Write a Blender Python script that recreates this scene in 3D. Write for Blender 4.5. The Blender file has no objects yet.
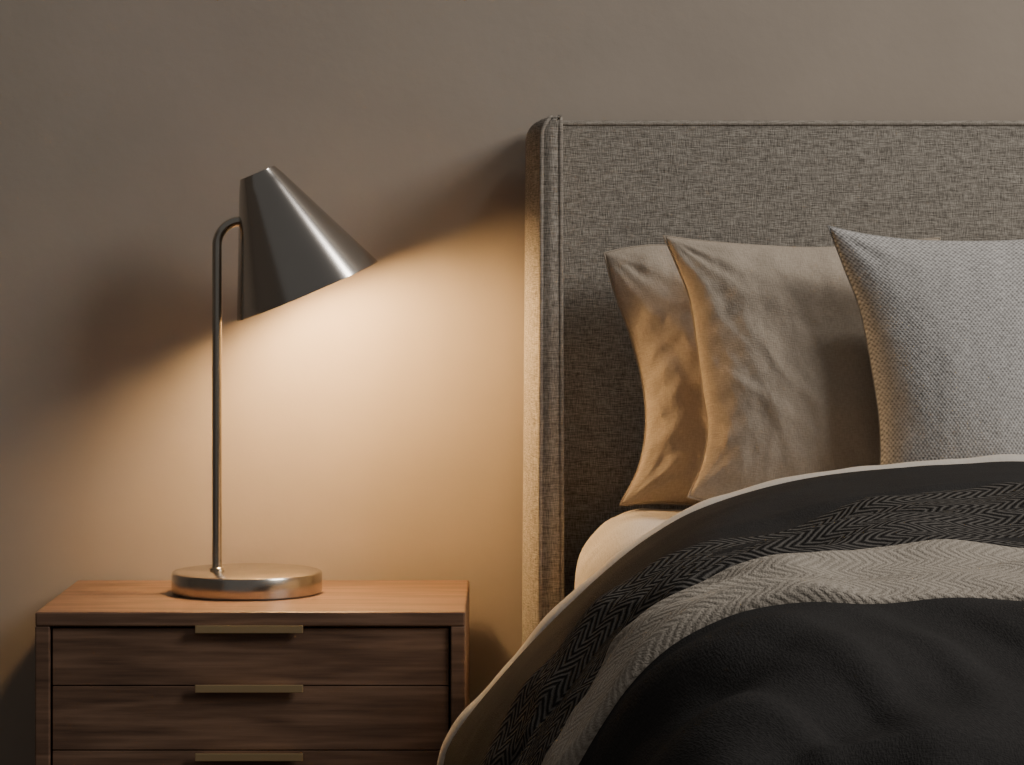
import bpy, bmesh, math
from mathutils import Vector, Matrix, noise

F = 3000.0; CX = 512.0; CY = 252.0; CAMY = -3.86; CAMZ = 0.97
def W(px, py, d):
    return Vector(((px-CX)*d/F, CAMY+d, CAMZ-(py-CY)*d/F))

scene = bpy.context.scene
col = scene.collection

# ---------------------------------------------------------------- materials
def new_mat(name, spec=None):
    m = bpy.data.materials.new(name); m.use_nodes = True
    nt = m.node_tree; b = nt.nodes['Principled BSDF']
    if spec is not None: b.inputs['Specular IOR Level'].default_value = spec
    return m, nt, b
def N(nt, typ, **kw):
    n = nt.nodes.new(typ)
    for k, v in kw.items(): setattr(n, k, v)
    return n
def L(nt, a, b): nt.links.new(a, b)
def mapping(nt, coord, scale, rot=(0,0,0)):
    tc = N(nt, 'ShaderNodeTexCoord'); mp = N(nt, 'ShaderNodeMapping')
    mp.inputs['Scale'].default_value = scale; mp.inputs['Rotation'].default_value = rot
    L(nt, tc.outputs[coord], mp.inputs['Vector']); return mp.outputs['Vector']
def math_n(nt, op, a, b=None):
    n = N(nt, 'ShaderNodeMath', operation=op)
    for i, v in enumerate((a, b)):
        if v is None: continue
        if isinstance(v, (int, float)): n.inputs[i].default_value = v
        else: L(nt, v, n.inputs[i])
    return n.outputs[0]
def ramp(nt, fac, stops):
    r = N(nt, 'ShaderNodeValToRGB'); cr = r.color_ramp
    while len(cr.elements) < len(stops): cr.elements.new(0.5)
    for e, (p, c) in zip(cr.elements, stops):
        e.position = p; e.color = (*c, 1)
    L(nt, fac, r.inputs[0]); return r.outputs[0]
def bump(nt, b, h, strength, dist):
    n = N(nt, 'ShaderNodeBump'); n.inputs['Strength'].default_value = strength
    n.inputs['Distance'].default_value = dist
    L(nt, h, n.inputs['Height']); L(nt, n.outputs[0], b.inputs['Normal'])
def nz(nt, vec, scale, detail=3, rough=0.5):
    n = N(nt, 'ShaderNodeTexNoise'); n.inputs['Scale'].default_value = scale
    n.inputs['Detail'].default_value = detail; n.inputs['Roughness'].default_value = rough
    L(nt, vec, n.inputs['Vector']); return n.outputs['Fac']

def plaster(name, c):
    m, nt, b = new_mat(name, 0.3)
    v = mapping(nt, 'Object', (1,1,1))
    n1 = nz(nt, v, 3, 5, 0.6); n2 = nz(nt, v, 60, 4, 0.6)
    d = tuple(x*0.93 for x in c); e = tuple(x*1.06 for x in c)
    L(nt, ramp(nt, n1, [(0.3, d), (0.7, e)]), b.inputs['Base Color'])
    b.inputs['Roughness'].default_value = 0.75
    h = math_n(nt, 'ADD', math_n(nt, 'MULTIPLY', n1, 2.0), math_n(nt, 'MULTIPLY', n2, 0.35))
    bump(nt, b, h, 0.22, 0.004)
    return m
wall_m = plaster('wall_plaster', (0.395, 0.338, 0.280))
ceil_m = plaster('side_plaster', (0.25, 0.22, 0.19))

def wood(name, dark, mid, light):
    m, nt, b = new_mat(name)
    big = nz(nt, mapping(nt, 'Object', (1.6, 14, 14)), 1.6, 3, 0.5)
    fine = nz(nt, mapping(nt, 'Object', (5,120,120)), 1.5, 6, 0.65)
    rings = math_n(nt, 'SINE', math_n(nt, 'MULTIPLY', big, 30.0))
    rings = math_n(nt, 'MULTIPLY', math_n(nt, 'ADD', rings, 1.0), 0.5)
    f = math_n(nt, 'ADD', math_n(nt, 'MULTIPLY', rings, 0.20), math_n(nt, 'MULTIPLY', fine, 0.80))
    L(nt, ramp(nt, f, [(0.25, dark), (0.5, mid), (0.75, light)]), b.inputs['Base Color'])
    b.inputs['Roughness'].default_value = 0.45
    bump(nt, b, fine, 0.2, 0.001)
    return m
walnut = wood('walnut', (0.092, 0.052, 0.034), (0.175, 0.102, 0.065), (0.27, 0.163, 0.106))
floor_m = wood('floor_wood', (0.05, 0.03, 0.02), (0.1, 0.06, 0.04), (0.14, 0.09, 0.06))
gap_shade_m, _, gb = new_mat('gap_shade'); gb.inputs['Base Color'].default_value = (0.02,0.012,0.008,1)  # near-black colour standing in for the shade in the drawer gaps

def metal(name, c, rough):
    m, nt, b = new_mat(name)
    b.inputs['Metallic'].default_value = 1; b.inputs['Roughness'].default_value = rough
    n = nz(nt, mapping(nt, 'Object', (6,6,6)), 3, 2)
    L(nt, ramp(nt, n, [(0.3, tuple(x*0.96 for x in c)), (0.7, c)]), b.inputs['Base Color'])
    return m
shade_metal = metal('brushed_steel', (0.50, 0.465, 0.425), 0.185)
nickel = metal('brushed_nickel', (0.54, 0.50, 0.44), 0.23)
brass = metal('satin_brass', (0.84, 0.64, 0.36), 0.40)
inner_m, _, ib = new_mat('shade_white_enamel'); ib.inputs['Base Color'].default_value = (0.85,0.8,0.7,1); ib.inputs['Roughness'].default_value = 0.5
bulb_m, nt, b = new_mat('warm_bulb')
b.inputs['Base Color'].default_value = (1,0.9,0.7,1)
b.inputs['Emission Color'].default_value = (1.0, 0.62, 0.28, 1); b.inputs['Emission Strength'].default_value = 262

def linen_obj(name, dark, light, fr=950, lo=90, bs=0.7):
    m, nt, b = new_mat(name, 0.05)
    a = nz(nt, mapping(nt, 'Object', (lo, lo, fr)), 1, 2, 0.6)
    c = nz(nt, mapping(nt, 'Object', (fr, fr, lo)), 1, 2, 0.6)
    f = math_n(nt, 'MULTIPLY', math_n(nt, 'ADD', a, c), 0.5)
    L(nt, ramp(nt, f, [(0.36, dark), (0.64, light)]), b.inputs['Base Color'])
    b.inputs['Roughness'].default_value = 0.95
    bump(nt, b, f, bs, 0.003)
    return m
head_m = linen_obj('headboard_linen', (0.135, 0.12, 0.10), (0.49, 0.45, 0.39))
pipe_m = linen_obj('headboard_piping', (0.17, 0.15, 0.125), (0.42, 0.38, 0.325), bs=0.3)

def linen_uv(name, c1, c2, threads, bstr, ratio=0.08, spec=0.03, rough=0.95, w=(0.35,0.65), crump=0.0, dist=0.003, cs=(26,20)):
    m, nt, b = new_mat(name, spec)
    a = nz(nt, mapping(nt, 'UV', (threads*ratio, threads, 1)), 1, 2)
    c = nz(nt, mapping(nt, 'UV', (threads, threads*ratio, 1)), 1, 2)
    f = math_n(nt, 'MULTIPLY', math_n(nt, 'ADD', a, c), 0.5)
    L(nt, ramp(nt, f, [(w[0], c1), (w[1], c2)]), b.inputs['Base Color'])
    b.inputs['Roughness'].default_value = rough
    h = f
    if crump:
        g = nz(nt, mapping(nt, 'UV', (cs[0], cs[1], 1)), 1, 4, 0.55)
        h = math_n(nt, 'ADD', f, math_n(nt, 'MULTIPLY', g, crump))
    bump(nt, b, h, bstr, dist)
    return m
pillow_m = linen_uv('pillow_linen', (0.41, 0.345, 0.275), (0.51, 0.435, 0.35), 620, 0.38, ratio=0.2, spec=0.0, rough=1.0, crump=1.8)
sheet_m = linen_uv('cream_sheet', (0.62, 0.57, 0.50), (0.68, 0.63, 0.56), 500, 0.25, crump=2.0)
duvet_m = linen_uv('charcoal_duvet', (0.036, 0.0345, 0.034), (0.050, 0.048, 0.0465), 700, 0.35, ratio=0.3, spec=0.012, rough=0.85, crump=4.0, dist=0.005, cs=(9, 12))

def weave_uv(name, c1, c2, pitch):
    m, nt, b = new_mat(name, 0.05)
    tc = N(nt, 'ShaderNodeTexCoord'); sep = N(nt, 'ShaderNodeSeparateXYZ'); L(nt, tc.outputs['UV'], sep.inputs[0])
    k = 2*math.pi/pitch
    s = math_n(nt, 'MULTIPLY', math_n(nt, 'SINE', math_n(nt,'MULTIPLY', sep.outputs[0], k)), math_n(nt, 'SINE', math_n(nt,'MULTIPLY', sep.outputs[1], k)))
    n = nz(nt, mapping(nt, 'UV', (260, 260, 1)), 1, 3, 0.6)
    n2 = nz(nt, mapping(nt, 'UV', (60, 700, 1)), 1, 2, 0.6)
    f = math_n(nt, 'ADD', math_n(nt, 'MULTIPLY', s, 0.16), math_n(nt, 'ADD', math_n(nt,'MULTIPLY', n, 0.5), math_n(nt,'MULTIPLY', n2, 0.5)))
    L(nt, ramp(nt, f, [(0.3, c1), (0.7, c2)]), b.inputs['Base Color'])
    b.inputs['Roughness'].default_value = 0.95
    bump(nt, b, f, 0.7, 0.002)
    return m
cushion_m = weave_uv('woven_cushion_fabric', (0.23, 0.22, 0.21), (0.67, 0.65, 0.62), 0.0058)

def herring(name, cd, cl, p, row, strength=0.8, thr=(0.35, 0.65), sw=0.55, dist=0.004):
    m, nt, b = new_mat(name, 0.0)
    tc = N(nt, 'ShaderNodeTexCoord'); sep = N(nt, 'ShaderNodeSeparateXYZ')
    L(nt, tc.outputs['UV'], sep.inputs[0])
    u, v = sep.outputs[0], sep.outputs[1]
    tri = math_n(nt, 'PINGPONG', v, row)
    wob = math_n(nt, 'MULTIPLY', nz(nt, mapping(nt, 'UV', (60,60,1)), 1, 2), p*0.7)
    ph = math_n(nt, 'MULTIPLY', math_n(nt, 'ADD', math_n(nt, 'ADD', u, wob), tri), 2*math.pi/p)
    s = math_n(nt, 'MULTIPLY', math_n(nt, 'ADD', math_n(nt, 'SINE', ph), 1.0), 0.5)
    n = nz(nt, mapping(nt, 'UV', (600, 600, 1)), 1, 3)
    f = math_n(nt, 'ADD', math_n(nt, 'MULTIPLY', s, sw), math_n(nt, 'MULTIPLY', n, 1-sw))
    L(nt, ramp(nt, f, [(thr[0], cd), (thr[1], cl)]), b.inputs['Base Color'])
    b.inputs['Roughness'].default_value = 1.0
    bump(nt, b, f, strength, dist)
    return m
throw_dark_m = herring('charcoal_herringbone_wool', (0.030,0.0285,0.0275), (0.135,0.126,0.115), 0.0095, 0.019, 0.8, thr=(0.3,0.7))
throw_beige_m = herring('beige_herringbone_knit', (0.31,0.275,0.23), (0.54,0.485,0.41), 0.0085, 0.016, 0.6, thr=(0.2,0.8), sw=0.30)

# ---------------------------------------------------------------- helpers
def mesh_obj(name, verts, faces, mat, parent=None, smooth=True, uvs=None):
    me = bpy.data.meshes.new(name); me.from_pydata([tuple(v) for v in verts], [], faces); me.update()
    if uvs is not None:
        lay = me.uv_layers.new(name='UVMap')
        for lp in me.loops: lay.data[lp.index].uv = uvs[lp.vertex_index]
    for p in me.polygons: p.use_smooth = smooth
    o = bpy.data.objects.new(name, me); col.objects.link(o)
    if mat: me.materials.append(mat)
    if parent: o.parent = parent
    return o
def empty(name, loc=(0,0,0)):
    e = bpy.data.objects.new(name, None); e.empty_display_size = 0.1; col.objects.link(e); return e
def box(name, x0,x1,y0,y1,z0,z1, mat, parent=None, bev=0.0, seg=2):
    bm = bmesh.new(); bmesh.ops.create_cube(bm, size=1)
    for v in bm.verts:
        v.co = Vector((x0 if v.co.x<0 else x1, y0 if v.co.y<0 else y1, z0 if v.co.z<0 else z1))
    if bev: bmesh.ops.bevel(bm, geom=bm.edges[:], offset=bev, segments=seg, affect='EDGES', profile=0.5)
    me = bpy.data.meshes.new(name); bm.to_mesh(me); bm.free()
    if bev and seg>2:
        for p in me.polygons: p.use_smooth = True
    me.materials.append(mat)
    o = bpy.data.objects.new(name, me); col.objects.link(o)
    if parent: o.parent = parent
    return o
def loft(name, rings, mat, parent=None, bev=0.0, seg=4):
    n = len(rings[0]); vs = [v for r in rings for v in r]; m = len(rings)
    fs = [tuple(reversed(range(n))), tuple(range((m-1)*n, m*n))]
    fs += [(j*n+i, j*n+(i+1)%n, (j+1)*n+(i+1)%n, (j+1)*n+i) for j in range(m-1) for i in range(n)]
    o = mesh_obj(name, vs, fs, mat, parent, smooth=False)
    bm = bmesh.new(); bm.from_mesh(o.data); bmesh.ops.recalc_face_normals(bm, faces=bm.faces)
    if bev:
        ed = [e for e in bm.edges if len(e.link_faces)==2 and e.calc_face_angle(0) > math.radians(25)]
        bmesh.ops.bevel(bm, geom=ed, offset=bev, segments=seg, affect='EDGES', profile=0.5)
    bm.to_mesh(o.data); bm.free()
    for p in o.data.polygons: p.use_smooth = True
    return o
def tube(name, pts, r, mat, parent=None, cyclic=False):
    cu = bpy.data.curves.new(name, 'CURVE'); cu.dimensions = '3D'; cu.bevel_depth = r; cu.bevel_resolution = 6
    cu.use_fill_caps = True
    sp = cu.splines.new('POLY'); sp.points.add(len(pts)-1)
    for p, c in zip(sp.points, pts): p.co = (*c, 1)
    sp.use_cyclic_u = cyclic; sp.use_smooth = True
    cu.materials.append(mat)
    o = bpy.data.objects.new(name, cu); col.objects.link(o)
    if parent: o.parent = parent
    return o
def lathe(name, prof, mats, origin, axis, parent=None, n=128, mat_idx=None):
    a = Vector(axis).normalized()
    t = Vector((0,1,0)); s = a.cross(t).normalized(); t = s.cross(a).normalized()
    verts=[]; faces=[]; mi=[]
    for (r,h) in prof:
        for k in range(n):
            th = 2*math.pi*k/n
            verts.append(Vector(origin)+a*h+(s*math.cos(th)+t*math.sin(th))*r)
    for i in range(len(prof)-1):
        for k in range(n):
            faces.append((i*n+k, i*n+(k+1)%n, (i+1)*n+(k+1)%n, (i+1)*n+k)); mi.append(mat_idx[i] if mat_idx else 0)
    o = mesh_obj(name, verts, faces, None, parent)
    for m in mats: o.data.materials.append(m)
    for p, k in zip(o.data.polygons, mi): p.material_index = k
    bm = bmesh.new(); bm.from_mesh(o.data); bmesh.ops.remove_doubles(bm, verts=bm.verts, dist=1e-6)
    bmesh.ops.recalc_face_normals(bm, faces=bm.faces); bm.to_mesh(o.data); bm.free()
    o.data.set_sharp_from_angle(angle=math.radians(35))
    return o
def catmull(pts, t):
    n = len(pts)-1; x = max(0, min(t, 1))*n; i = min(int(x), n-1); f = x-i
    p0 = pts[max(i-1,0)]; p1 = pts[i]; p2 = pts[i+1]; p3 = pts[min(i+2,n)]
    return 0.5*((2*p1)+(p2-p0)*f+(2*p0-5*p1+4*p2-p3)*f*f+(3*p1-p0-3*p2+p3)*f**3)
def resample(pts, n):
    fine = [catmull(pts, i/400) for i in range(401)]
    d = [0]
    for a, b in zip(fine, fine[1:]): d.append(d[-1]+(b-a).length)
    out=[]; j=0
    for i in range(n):
        s = d[-1]*i/(n-1)
        while j < 399 and d[j+1] < s: j += 1
        k = (s-d[j])/max(d[j+1]-d[j],1e-9); out.append(fine[j].lerp(fine[j+1], min(max(k,0),1)))
    return out
def sstep(x): x = max(0, min(1, x)); return x*x*(3-2*x)

# ---------------------------------------------------------------- room
box('wall_back', -3.2, 3.4, 0, 0.12, 0, 2.7, wall_m)
box('wall_left', -3.32, -3.2, -5.0, 0.12, 0, 2.7, ceil_m)
box('floor', -3.2, 3.4, -5.0, 0, -0.06, 0, floor_m)
box('baseboard_back', -3.2, 3.4, -0.014, 0, 0, 0.09, ceil_m, bev=0.003)

# ---------------------------------------------------------------- nightstand
ns = empty('nightstand')
x0, x1 = -0.5565, -0.0545; yf, yb = -0.36, -0.02; zt = 0.55; zb = 0.14; th = 0.017
box('top_panel', x0, x1, yf, yb, zt-th, zt, walnut, ns, bev=0.0022, seg=2)
box('side_panel_1', x0, x0+th, yf, yb, zb, zt-th, walnut, ns, bev=0.0015)
box('side_panel_2', x1-th, x1, yf, yb, zb, zt-th, walnut, ns, bev=0.0015)
box('bottom_panel', x0+th, x1-th, yf, yb, zb, zb+th, walnut, ns, bev=0.001)
box('back_panel', x0+th, x1-th, yb-0.012, yb, zb+th, zt-th, walnut, ns)
box('gap_shade_fill', x0+th, x1-th, yf+0.030, yb-0.012, zb+th, zt-th, gap_shade_m, ns)  # solid dark block inside the carcass, gives the gaps their shade by colour
seams = [0.5315, 0.4635, 0.3880, 0.1585]
for i in range(3):
    zt_i, zb_i = seams[i]-0.001, seams[i+1]+0.0002
    box('drawer_front_%d'%(i+1), x0+th+0.0025, x1-th-0.0025, yf+0.006, yf+0.028, zb_i, zt_i, walnut, ns, bev=0.0006, seg=1)
    pz = CAMZ-((629.5, 689.0, 757.5)[i]-CY)*3.494/F
    hx0 = (195-CX)*3.494/F; hx1 = (303-CX)*3.494/F
    box('handle_%d'%(i+1), hx0, hx1, yf-0.006, yf-0.002, pz-0.0045, pz+0.0045, brass, ns, bev=0.0006)
    box('handle_mount_%d'%(i+1), hx0+0.01, hx1-0.01, yf-0.003, yf+0.008, pz-0.002, pz+0.003, brass, ns)
for i, (lx, ly) in enumerate([(x0+0.03, yf+0.03), (x1-0.03, yf+0.03), (x0+0.03, yb-0.03), (x1-0.03, yb-0.03)]):
    lathe('leg_%d'%(i+1), [(0,0),(0.011,0),(0.017,zb),(0,zb)], [walnut], (lx,ly,0), (0,0,1), ns, n=32)

# ---------------------------------------------------------------- lamp
lamp = empty('table_lamp')
LD = 3.70
def LW(px, py): return W(px, py, LD)
bc = Vector(((247-CX)*LD/F, CAMY+LD, zt))
R = 0.0925; H = 0.0265
lathe('base', [(0,0),(R-0.002,0),(R-0.0005,0.0008),(R,0.0025),(R,H-0.003),(R-0.001,H-0.001),(R-0.003,H),(0,H)], [nickel], bc+Vector((0,0,0.0005)), (0,0,1), lamp, n=160)
sx = (217-CX)*LD/F
zt_arm = LW(0, 221).z; br = 0.030; yl = CAMY+LD
pts = [Vector((sx, yl, zt+H-0.002)), Vector((sx, yl, zt+H+0.1)), Vector((sx, yl, zt_arm-br))]
for i in range(1, 17):
    a = math.pi/2*i/16
    pts.append(Vector((sx+br-br*math.cos(a), yl, zt_arm-br+br*math.sin(a))))
pts.append(Vector((sx+br+0.012, yl, zt_arm)))
tube('stem', pts, 0.0060, nickel, lamp)
lathe('stem_collar', [(0,0),(0.0085,0),(0.009,0.001),(0.009,0.004),(0.008,0.005),(0,0.005)], [nickel], (sx,yl,zt+H), (0,0,1), lamp, n=48)
ang = math.radians(22.8)
ax = Vector((math.sin(ang), 0.055, -math.cos(ang))).normalized()
tc_ = LW(257.2, 172.5); Ls = 0.159; r0 = 0.0238; r1 = 0.0945
def rr(h): return r0+(r1-r0)*h/Ls
tk = 0.0010
prof = [(0,0),(r0-0.002,0),(r0-0.0004,0.0006),(r0,0.002)]+[(rr(Ls*k/12), Ls*k/12) for k in range(1,13)]
idx = [0]*(len(prof)-1)
prof += [(r1-tk, Ls)]; idx += [0]
prof += [(rr(Ls*k/12)-tk, Ls*k/12) for k in range(11,0,-1)] + [(r0-tk, 0.004),(0,0.004)]
idx += [1]*(len(prof)-1-len(idx))
lathe('shade', prof, [shade_metal, inner_m], tc_, ax, lamp, n=160, mat_idx=idx)
lathe('bulb_socket', [(0,0),(0.014,0),(0.014,0.06),(0.012,0.062),(0,0.062)], [nickel], tc_+ax*0.004, ax, lamp, n=40)
BH = 0.124; br_ = 0.0325
bp = [(0.0, 0.0),(0.010,0.0),(0.012,0.012)]
for k in range(1, 17):
    a = -1.0+ (math.pi/2+1.0)*k/16
    bp.append((max(br_*math.cos(a),0.0), BH-0.065+br_*math.sin(a)))
lathe('bulb', bp, [bulb_m], tc_+ax*0.065, ax, lamp, n=48)

# ---------------------------------------------------------------- bed frame + headboard
bed = empty('upholstered_bed')
BX = 0.90
def mir(v): return Vector((2*BX-v[0], v[1], v[2]))
box('headboard_panel', 0.045, 2*BX-0.045, -0.118, -0.02, 0.08, 1.1345, head_m, bed, bev=0.012, seg=5)
WF = -0.205
ZT = 1.1345
def wing(name, side):
    rings=[]
    zs = [0.05+ (ZT-0.024-0.05)*k/8 for k in range(9)] + [ZT-0.024+0.024*math.sin(math.pi/2*k/8) for k in range(1,9)]
    for z in zs:
        t = (z-0.05)/(ZT-0.05)
        xl = 0.0095+0.008*t; xlf = 0.0310+0.0045*t; xrf = 0.0620-0.003*t; xr = 0.0685-0.004*t
        if z > ZT-0.024:
            c = 0.024*(1-math.sqrt(max(0,1-((z-(ZT-0.024))/0.024)**2)))*0.95
            xl += c; xlf += c*0.6
        p = [Vector((xl,-0.02,z)), Vector((xl+0.0005,-0.12,z)), Vector((xl+(xlf-xl)*0.30,-0.170,z)), Vector((xl+(xlf-xl)*0.62,-0.192,z)), Vector((xlf,WF,z)), Vector(((xlf+xrf)/2,WF-0.004,z)), Vector((xrf,WF,z)), Vector((xr,-0.10,z)), Vector((xr,-0.02,z))]
        rings.append([mir(v) for v in p] if side else p)
    loft(name, rings, head_m, bed, bev=0.003, seg=4)
wing('headboard_wing_1', False); wing('headboard_wing_2', True)
for s in (False, True):
    f = mir if s else (lambda v: v)
    k = 3 if s else 0
    a1 = [Vector((0.0315+0.0045*i/10, WF-0.0012, 0.06+(ZT-0.03-0.06)*i/10)) for i in range(11)]
    a1 += [Vector((0.0375,WF-0.0010,ZT-0.016)), Vector((0.0425,WF+0.0005,ZT-0.004)), Vector((0.048,WF+0.006,ZT-0.0005)), Vector((0.048,-0.14,ZT)), Vector((0.046,-0.05,ZT))]
    tube('piping_%d'%(1+k), [f(v) for v in resample(a1, 120)], 0.0028, pipe_m, bed)
    a2 = [Vector((0.0620-0.003*i/10, WF+0.0008, 0.06+(ZT-0.02-0.06)*i/10)) for i in range(11)]
    a2 += [Vector((0.0588,WF+0.003,ZT-0.004)), Vector((0.0590,WF+0.012,ZT-0.0008)), Vector((0.060,-0.11,ZT-0.0005))]
    tube('piping_%d'%(2+k), [f(v) for v in resample(a2, 120)], 0.0030, pipe_m, bed)
tube('piping_7', [Vector((0.060,-0.1165,1.130)), Vector((0.9,-0.1165,1.130)), Vector((2*BX-0.060,-0.1165,1.130))], 0.0026, pipe_m, bed)
box('bed_base', 0.13, 2*BX-0.13, -1.84, -0.12, 0.12, 0.36, head_m, bed, bev=0.02, seg=4)
for i,(lx,ly) in enumerate([(0.2,-1.75),(1.6,-1.75),(0.2,-0.25),(1.6,-0.25)]):
    lathe('leg_%d'%(i+1), [(0,0),(0.02,0),(0.028,0.125),(0,0.125)], [walnut], (lx,ly,0),(0,0,1), bed, n=32)

# mattress
def lerp_tab(tab, y):
    if y >= tab[0][0]: return tab[0][1:]
    for a, b_ in zip(tab, tab[1:]):
        if y >= b_[0]:
            k = (a[0]-y)/(a[0]-b_[0]); k = k*k*(3-2*k)
            return tuple(p+(q-p)*k for p, q in zip(a[1:], b_[1:]))
    return tab[-1][1:]
mtab = [(-0.125,0.080,0.640,0.08),(-0.30,0.075,0.661,0.085),(-0.40,0.076,0.659,0.09),(-0.60,0.092,0.640,0.12),(-1.2,0.13,0.62,0.12),(-1.56,0.15,0.61,0.11),(-1.80,0.19,0.57,0.11),(-1.85,0.21,0.53,0.10)]
def mprof(y):
    xl, zt_, r = lerp_tab(mtab, y); out=[]
    out.append((xl+0.02, 0.35)); out.append((xl+0.004, 0.37))
    for k in range(12): out.append((xl, 0.39+(zt_-r-0.39)*k/11.0))
    for k in range(1, 17):
        a = math.pi/2*k/16; out.append((xl+r-r*math.cos(a), zt_-r+r*math.sin(a)))
    for k in range(1, 9): out.append((xl+r+(BX-xl-r)*k/8, zt_))
    out += [(2*BX-x, z) for x, z in reversed(out[:-1])]
    return out
ys = [-0.125-(1.85-0.125)*i/120 for i in range(121)]
verts=[]; uvs=[]
for y in ys:
    pr = mprof(y); npf = len(pr)
    for k,(x,z) in enumerate(pr):
        w = 0.005*noise.noise(Vector((x*9, y*14, z*9)))+0.006*noise.noise(Vector((x*14+z*10, y*22, z*6)))
        sx_ = -1 if x < BX else 1
        a_ = sstep((z-0.45)/0.1)
        verts.append((x+sx_*w*0.5*a_, y, z+w*(z>0.6))); uvs.append((x, y+z))
faces = [(i*npf+k, (i+1)*npf+k, (i+1)*npf+k+1, i*npf+k+1) for i in range(120) for k in range(npf-1)]
faces.append(tuple(range(npf))); faces.append(tuple(reversed([120*npf+k for k in range(npf)])))
faces += [(i*npf, i*npf+npf-1, (i+1)*npf+npf-1, (i+1)*npf) for i in range(120)]
mat_o = mesh_obj('mattress', verts, faces, sheet_m, bed, uvs=uvs)
mat_o.data.set_sharp_from_angle(angle=math.radians(50))

# ---------------------------------------------------------------- duvet base surface
C = [
 (3.25, [(460,728),(506,671),(563,610),(622,557),(660,529),(700,507),(760,487),(830,472),(920,464),(1024,459)]),
 (3.05, [(470,765),(503,712),(561,643),(620,584),(660,553),(700,531),(760,511),(830,498),(920,489),(1024,484)]),
 (2.85, [(482,790),(505,750),(540,700),(580,650),(620,606),(660,576),(720,549),(800,531),(900,517),(1024,509)]),
 (2.65, [(530,800),(550,765),(575,725),(605,680),(640,637),(680,603),(730,580),(800,561),(900,547),(1024,538)]),
 (2.30, [(590,795),(605,765),(622,735),(645,700),(680,664),(720,642),(780,626),(860,617),(1024,610)]),
 (2.08, [(640,810),(655,775),(690,738),(740,710),(800,695),(880,686),(1024,682)]),
 (1.97, [(690,845),(710,810),(750,778),(810,760),(900,752),(1024,748)]),
]
NT = 150
rows = []
for d, pl in C:
    p = [W(a, b_, d) for a, b_ in pl]
    p = [v-Vector((0,0,0.009)) for v in p] if d > 3.2 else p
    s = p[0]
    z_end = 0.27
    low = [Vector((s.x-0.020, s.y, z_end)), Vector((s.x-0.019, s.y, z_end+(s.z-z_end)*0.4)), Vector((s.x-0.012, s.y, z_end+(s.z-z_end)*0.8))]
    e = p[-1]
    high = [Vector((e.x+(BX-e.x)*k, e.y, e.z+0.004*k)) for k in (0.35, 0.7, 1.0)]
    rows.append((p[0].y, resample(low+p+high, NT)))
ysr = [r[0] for r in rows]
def S0(y, t):
    x = t*(NT-1); i = min(int(x), NT-2); f = x-i
    def at(j): j = max(0, min(j, len(rows)-1)); return rows[j][1][i].lerp(rows[j][1][i+1], f)
    y = min(max(y, ysr[-1]), ysr[0])
    for j in range(len(rows)-1):
        if y >= ysr[j+1]-1e-9:
            k = (ysr[j]-y)/(ysr[j]-ysr[j+1]); break
    p1, p2 = at(j), at(j+1)
    def tan(j_):
        a, b_ = max(j_-1,0), min(j_+1, len(rows)-1)
        return (at(b_)-at(a))/(ysr[a]-ysr[b_])
    h = ysr[j]-ysr[j+1]; m1 = tan(j)*h; m2 = tan(j+1)*h
    r = (2*k**3-3*k*k+1)*p1+(k**3-2*k*k+k)*m1+(-2*k**3+3*k*k)*p2+(k**3-k*k)*m2
    r.y = y
    return r
def S(y, t):
    if t <= 1: return S0(y, t)
    v = S0(y, 2-t); return Vector((2*BX-v.x, v.y, v.z))
def SN(y, t):
    e = 0.01
    a = S(min(y+e, ysr[0]), t)-S(max(y-e, ysr[-1]), t)
    b_ = S(y, min(t+e, 2))-S(y, max(t-e, 0))
    n = b_.cross(a); n.normalize()
    if n.z < 0 and abs(n.z) > 0.05: n = -n
    if (t<0.3 and n.x>0.3): n=-n
    if (t>1.7 and n.x<-0.3): n=-n
    return n
def fold(y, t):
    p = S(y, t)
    fade = sstep((ysr[0]-y)/0.35)
    far = sstep((ysr[0]-y-0.90)/0.22)
    w = 0.012*noise.noise(Vector((p.x*3.2+5, y*3.0, 1.3)))
    d = noise.noise(Vector((p.x*2.2+y*3.0, (y*1.6-p.x*0.9)*3.2, 4.0)))
    w += 0.007*(1-far)*sstep(1-abs(d)*2.4)
    w += 0.005*(1-far)*noise.noise(Vector((p.x*11+p.z*8, y*3.0, 39.0)))
    w += (0.003+0.003*far)*noise.noise(Vector((p.x*5+p.z*3, (y-0.6*p.x)*6.0, 9.0)))
    d3 = noise.noise(Vector(((p.x*0.9+y*0.6)*4.6, (y-0.7*p.x)*1.7, 19.0)))
    w += 0.022*far*sstep(1-abs(d3)*1.9)
    d4 = noise.noise(Vector(((p.x-y*0.8)*5.0+7, (y+p.x)*1.4, 29.0)))
    w -= 0.012*far*sstep(1-abs(d4)*2.2)
    d5 = noise.noise(Vector(((p.x*1.2+y*0.5)*10.0+7, (y-p.x)*3.4, 49.0)))
    w += 0.005*far*sstep(1-abs(d5)*2.4)
    w = w*(0.25+0.75*fade)
    w += 0.0010*noise.noise(Vector((p.x*16, y*16, p.z*16)))
    return w
def hf(y): return min(1, (ysr[0]-y)/0.08)

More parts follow.
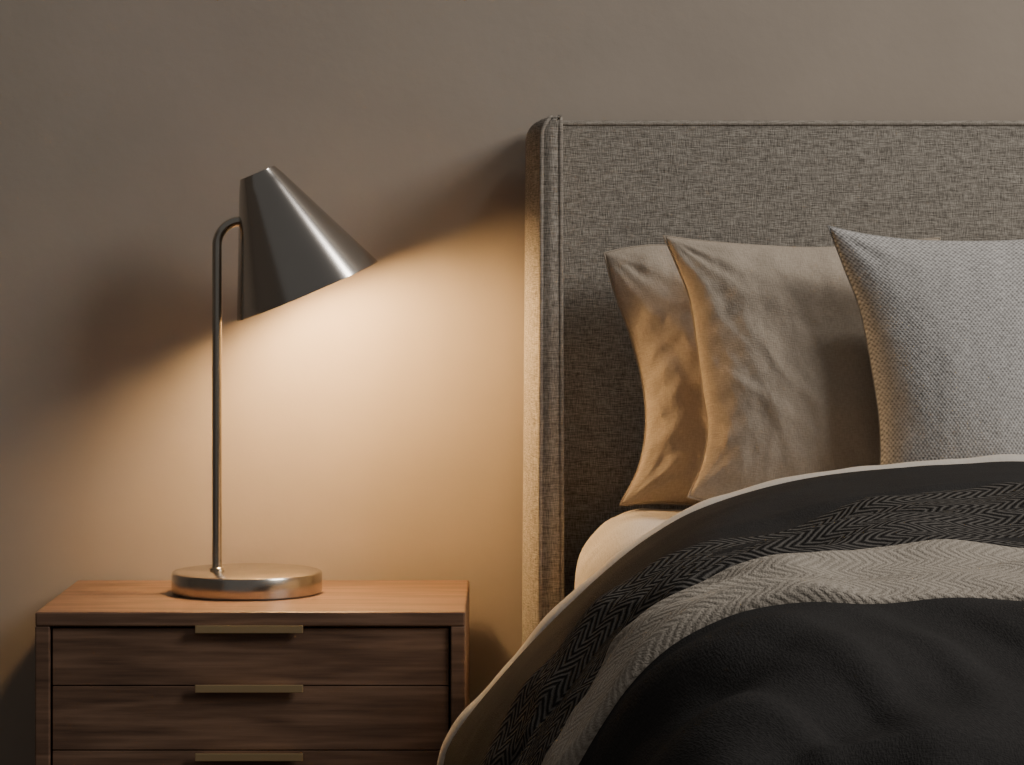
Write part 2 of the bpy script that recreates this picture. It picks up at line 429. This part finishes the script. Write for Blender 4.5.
NU = 360; NV = 330
verts=[]; uvs=[]
yh, yfoot = ysr[0], ysr[-1]
for j in range(NV+1):
    y = yh+(yfoot-yh)*j/NV
    prev=None; acc=0
    for i in range(NU+1):
        t = 2*i/NU; p = S(y, t)
        if prev is not None: acc += (p-prev).length
        prev = p
        n = SN(y, t); edge = min(1, (yh-y)/0.03)
        rise = -0.012*(1-math.sqrt(max(0,1-(1-edge)**2)))
        verts.append(p+n*(fold(y,t)*hf(y)+rise)); uvs.append((acc, -y))
fy = [(0.012,-0.008),(0.024,-0.022),(0.036,-0.042),(0.045,-0.065),(0.052,-0.10),(0.056,-0.14),(0.058,-0.19),(0.06,-0.28),(0.06,-0.42)]
for (dy, dz) in fy:
    acc=0; prev=None
    for i in range(NU+1):
        t = 2*i/NU; p = S(yfoot, t); w = fold(yfoot, t)*1.0
        if prev is not None: acc += (p-prev).length
        prev = p
        z = max(p.z+w+dz, 0.25)
        verts.append(Vector((p.x, yfoot-dy-1.2*w*min(1,-dz/0.05), z))); uvs.append((acc, -yfoot+dy-dz))
tot = NV+len(fy)
faces = [(j*(NU+1)+i, j*(NU+1)+i+1, (j+1)*(NU+1)+i+1, (j+1)*(NU+1)+i) for j in range(tot) for i in range(NU)]
duvet = mesh_obj('duvet', verts, faces, duvet_m, None, uvs=uvs)
md = duvet.modifiers.new('thick', 'SOLIDIFY'); md.thickness = 0.008; md.offset = -1

def band(name, ya, yb, hfun, mat, nq=100, nu=380, tmax=2.0, ea=None, eb=None, skirt=0.012):
    verts=[]; uvs=[]; accv=[0.0]*(nu+1); prow=None
    for j in range(nq+1):
        q = j/nq
        acc=0; prev=None; row=[]
        for i in range(nu+1):
            t = tmax*i/nu
            p0 = S((ya+yb)/2, t)
            wv = ea(p0) if ea else 0
            wv2 = eb(p0) if eb else 0
            y = (ya+wv)+((yb+wv2)-(ya+wv))*q
            p = S(y, t); n = SN(y, t)
            if prev is not None: acc += (p-prev).length
            prev = p
            e = min(q, 1-q)*abs(yb-ya)
            rim = math.sqrt(max(0, 1-(1-min(1, e/skirt))**2))
            h = fold(y, t)*hf(y)+hfun(q, p)*rim + 0.0014
            v = p+n*h
            if prow is not None: accv[i] += (v-prow[i]).length
            row.append(v); verts.append(v); uvs.append((acc, accv[i]))
        prow = row
    faces = [(j*(nu+1)+i, j*(nu+1)+i+1, (j+1)*(nu+1)+i+1, (j+1)*(nu+1)+i) for j in range(nq) for i in range(nu)]
    return mesh_obj(name, verts, faces, mat, None, uvs=uvs)
def yd(d): return CAMY+d
def edge_noise(amp, seed): return lambda p: amp*(noise.noise(Vector((p.x*3.1, seed, p.z*3)))+0.4*noise.noise(Vector((p.x*8, seed+3, p.z*8))))
def folds(q, p, seed, cnt, base, amp, drift):
    s = p.x*2.0+p.z*2.2
    dr = drift*noise.noise(Vector((s*1.1, seed, 0.3)))
    am = 0.65+0.7*noise.noise(Vector((s*1.7, seed+5, q*2)))
    a = abs(math.sin(math.pi*(cnt*q+dr+0.15)))**0.7
    puff = 0.005*noise.noise(Vector((s*3.0, seed+9, q*3)))+0.0022*noise.noise(Vector((s*9.0, seed+19, q*6)))
    diag = noise.noise(Vector((s*1.6+q*2.2, seed+13, q*1.2)))
    diag2 = noise.noise(Vector((s*3.2-q*2.6, seed+23, q*1.5)))
    return max(0.003, base+amp*a*max(0.2, am)+puff+0.006*sstep(1-abs(diag)*3)+0.004*sstep(1-abs(diag2)*3))
def h_dark(q, p):
    return folds(q, p, 3.0, 2.5, 0.004, 0.013, 0.55)*(1.0 if q < 0.85 else max(0.35, 1-(q-0.85)*4.3))
def h_beige(q, p): return folds(q, p, 8.0, 1.8, 0.009, 0.012, 0.5)
emid = edge_noise(0.016, 4.4)
band('herringbone_throw_blanket', yd(2.84), yd(2.465), h_dark, throw_dark_m, ea=edge_noise(0.030, 1.7), eb=emid, skirt=0.014)
band('knit_throw_blanket', yd(2.485), yd(2.265), h_beige, throw_beige_m, ea=emid, eb=edge_noise(0.024, 6.3), skirt=0.014)

# folded cream sheet hem along the duvet's head end
verts=[]; uvs=[]
cs = [(-0.022,-0.004),(-0.020,0.006),(-0.012,0.0115),(-0.002,0.0135),(0.008,0.0115),(0.015,0.006),(0.017,-0.002),(0.013,-0.010),(0.0,-0.014),(-0.02,-0.015),(-0.05,-0.016)]
nu=320
for j,(dy,dn) in enumerate(cs):
    for i in range(nu+1):
        t = 2*i/nu; p = S(yh, t); n = SN(yh-0.01, t)
        wv = 1+0.35*noise.noise(Vector((p.x*9, p.z*9, 0)))
        v = p+n*(dn*wv+0.002*noise.noise(Vector((p.x*25,p.z*25,3)))); v.y = yh+dy
        verts.append(v); uvs.append((t*1.0, j*0.01))
faces = [(j*(nu+1)+i, j*(nu+1)+i+1, (j+1)*(nu+1)+i+1, (j+1)*(nu+1)+i) for j in range(len(cs)-1) for i in range(nu)]
sh = mesh_obj('folded_bed_sheet', verts, faces, sheet_m, None, uvs=uvs)
ss = sh.modifiers.new('s','SUBSURF'); ss.levels=1; ss.render_levels=1

# ---------------------------------------------------------------- pillows
def pillow(name, left, top, right, bottom, d_bot, d_top, T, mat, seed, wr=0.008, n=140, diag=1.0, sr=0.0014):
    zb_ = bottom[0][1]; zt_ = top[0][1]
    def conv(pl):
        out=[]
        for (px, py) in pl:
            k = (py-zt_)/(zb_-zt_); d = d_top+(d_bot-d_top)*k
            out.append(W(px, py, d))
        return resample(out, n+1)
    Lf, Tp, Rt, Bt = conv(left), conv(top), conv(right), conv(bottom)
    wid = (Tp[-1]-Tp[0]).length; hei = (Lf[-1]-Lf[0]).length
    P = [[None]*(n+1) for _ in range(n+1)]
    for j in range(n+1):
        v = j/n
        for i in range(n+1):
            u = i/n
            c = (1-v)*Tp[i]+v*Bt[i]+(1-u)*Lf[j]+u*Rt[j]-((1-u)*(1-v)*Tp[0]+u*(1-v)*Tp[-1]+(1-u)*v*Bt[0]+u*v*Bt[-1])
            P[j][i] = c
    nrm = (Tp[-1]-Tp[0]).cross(Lf[-1]-Lf[0]); nrm.normalize()
    if nrm.y > 0: nrm = -nrm
    def wrinkle(u, v, s):
        X = u*wid*10; Y = v*hei*10
        w = 0
        for k,(cu, cv) in enumerate(((0,0),(1,0),(0,1),(1,1))):
            dx = (u-cu)*wid; dy = (v-cv)*hei; r = math.hypot(dx, dy); a = math.atan2(dy, dx)
            m_ = math.exp(-(r/0.10)**2)*min(1, r/0.03)
            w += m_*0.4*noise.noise(Vector((a*3.5+k*7, r*4, seed+s)))
        eu = min(u,1-u)*wid; ev = min(v,1-v)*hei
        w += math.exp(-eu/0.035)*0.8*noise.noise(Vector((eu*8, Y*4.2+X*1.8, seed+11+s)))
        w += math.exp(-ev/0.035)*0.45*noise.noise(Vector((X*3.4, ev*8, seed+21+s)))
        q = noise.noise(Vector(((X+Y)*0.45, (Y-X*0.6)*1.3, seed+31+s)))
        w += diag*0.3*sstep(1-abs(q)*2.6)
        q = noise.noise(Vector(((X-Y*0.5)*1.1, (Y+X*0.4)*0.45, seed+71+s)))
        w += diag*0.3*sstep(1-abs(q)*2.8)
        w += 0.22*noise.noise(Vector((X*0.9, Y*0.9, seed+51+s)))
        w += 0.18*noise.noise(Vector((X*3.0, Y*2.4, seed+61+s)))
        w += 0.06*noise.noise(Vector((X*8.0, Y*7.0, seed+81+s)))
        return w*wr
    verts=[]; uvs=[]; idf={}; idb={}
    for side in (1,-1):
        for j in range(n+1):
            for i in range(n+1):
                b_ = i in (0,n) or j in (0,n)
                if side == -1 and b_: idb[(j,i)] = idf[(j,i)]; continue
                u=i/n; v=j/n
                f = (4*u*(1-u))**0.5*(4*v*(1-v))**0.5
                sag = 1+0.35*(v-0.4)
                inner = min(1, 6*min(u,1-u,v,1-v)*2)
                h = T*f*sag + (wrinkle(u,v,0 if side==1 else 100)*inner)
                q = P[j][i]+nrm*h*side
                if side == 1: idf[(j,i)] = len(verts)
                else: idb[(j,i)] = len(verts)
                verts.append(q); uvs.append((u*wid, v*hei))
    faces=[]
    for j in range(n):
        for i in range(n):
            faces.append((idf[(j,i)], idf[(j+1,i)], idf[(j+1,i+1)], idf[(j,i+1)]))
            faces.append((idb[(j,i)], idb[(j,i+1)], idb[(j+1,i+1)], idb[(j+1,i)]))
    e = empty(name)
    mesh_obj('cover', verts, faces, mat, e, uvs=uvs)
    loop = Tp[:-1]+Rt[:-1]+list(reversed(Bt))[:-1]+list(reversed(Lf))[:-1]
    tube('seam', loop[::2], sr, mat, e, cyclic=True)
    return e
pillow('bed_pillow',
  [(604,253),(614,290),(630,335),(643,385),(646,430),(638,470),(620,505)],
  [(604,253),(635,247),(670,246),(750,256),(830,256),(880,250)],
  [(880,250),(862,330),(858,420),(880,505)],
  [(620,505),(660,503),(760,508),(880,505)], 3.60, 3.67, 0.050, pillow_m, 1.0, wr=0.015, diag=0.7)
pillow('bed_pillow',
  [(664,236),(678,268),(690,300),(697,345),(703,390),(708,430),(702,465),(688,497)],
  [(664,236),(700,241),(760,246),(820,248),(880,244),(940,238)],
  [(940,238),(915,330),(915,420),(940,500)],
  [(688,497),(740,507),(810,512),(940,503)], 3.465, 3.56, 0.064, pillow_m, 5.0, wr=0.013, diag=0.5)
pillow('woven_cushion',
  [(828,226),(845,270),(860,310),(872,370),(880,430),(879,480),(868,520)],
  [(828,226),(870,235),(930,241),(1024,240),(1110,228)],
  [(1110,228),(1082,310),(1075,420),(1100,520)],
  [(868,520),(980,528),(1100,520)], 3.345, 3.44, 0.064, cushion_m, 9.0, wr=0.006, diag=0.0, sr=0.0009)

# ---------------------------------------------------------------- lights
def area(name, loc, target, size, energy, colr, sy=None):
    l = bpy.data.lights.new(name, 'AREA'); l.energy = energy; l.color = colr; l.size = size
    if sy: l.shape = 'RECTANGLE'; l.size_y = sy
    o = bpy.data.objects.new(name, l); col.objects.link(o); o.location = loc
    o.rotation_euler = (Vector(target)-Vector(loc)).to_track_quat('-Z', 'Y').to_euler()
    return o
area('unseen_key_light', (2.4,-2.0,2.5), (0.2,-0.2,0.8), 1.1, 56, (1.0,0.95,0.90), 1.1)  # unseen soft key from the upper right, no window is built there
area('added_highlight_light', (1.15,-0.55,2.9), (-0.2,-0.3,0.9), 0.24, 10, (1.0,0.95,0.90))  # small lamp added for the highlight on the metal shade, no ceiling fixture
world = bpy.data.worlds.new('World'); scene.world = world; world.use_nodes = True
bg = world.node_tree.nodes['Background']; bg.inputs[0].default_value = (1.0,0.96,0.92,1); bg.inputs[1].default_value = 0.125

# ---------------------------------------------------------------- camera
cam = bpy.data.cameras.new('camera'); cam.sensor_width = 36; cam.lens = F/1024*36
cam.shift_y = -(382.5-CY)/1024
co = bpy.data.objects.new('camera', cam); col.objects.link(co)
co.location = (0, CAMY, CAMZ); co.rotation_euler = (math.pi/2, 0, 0)
scene.camera = co
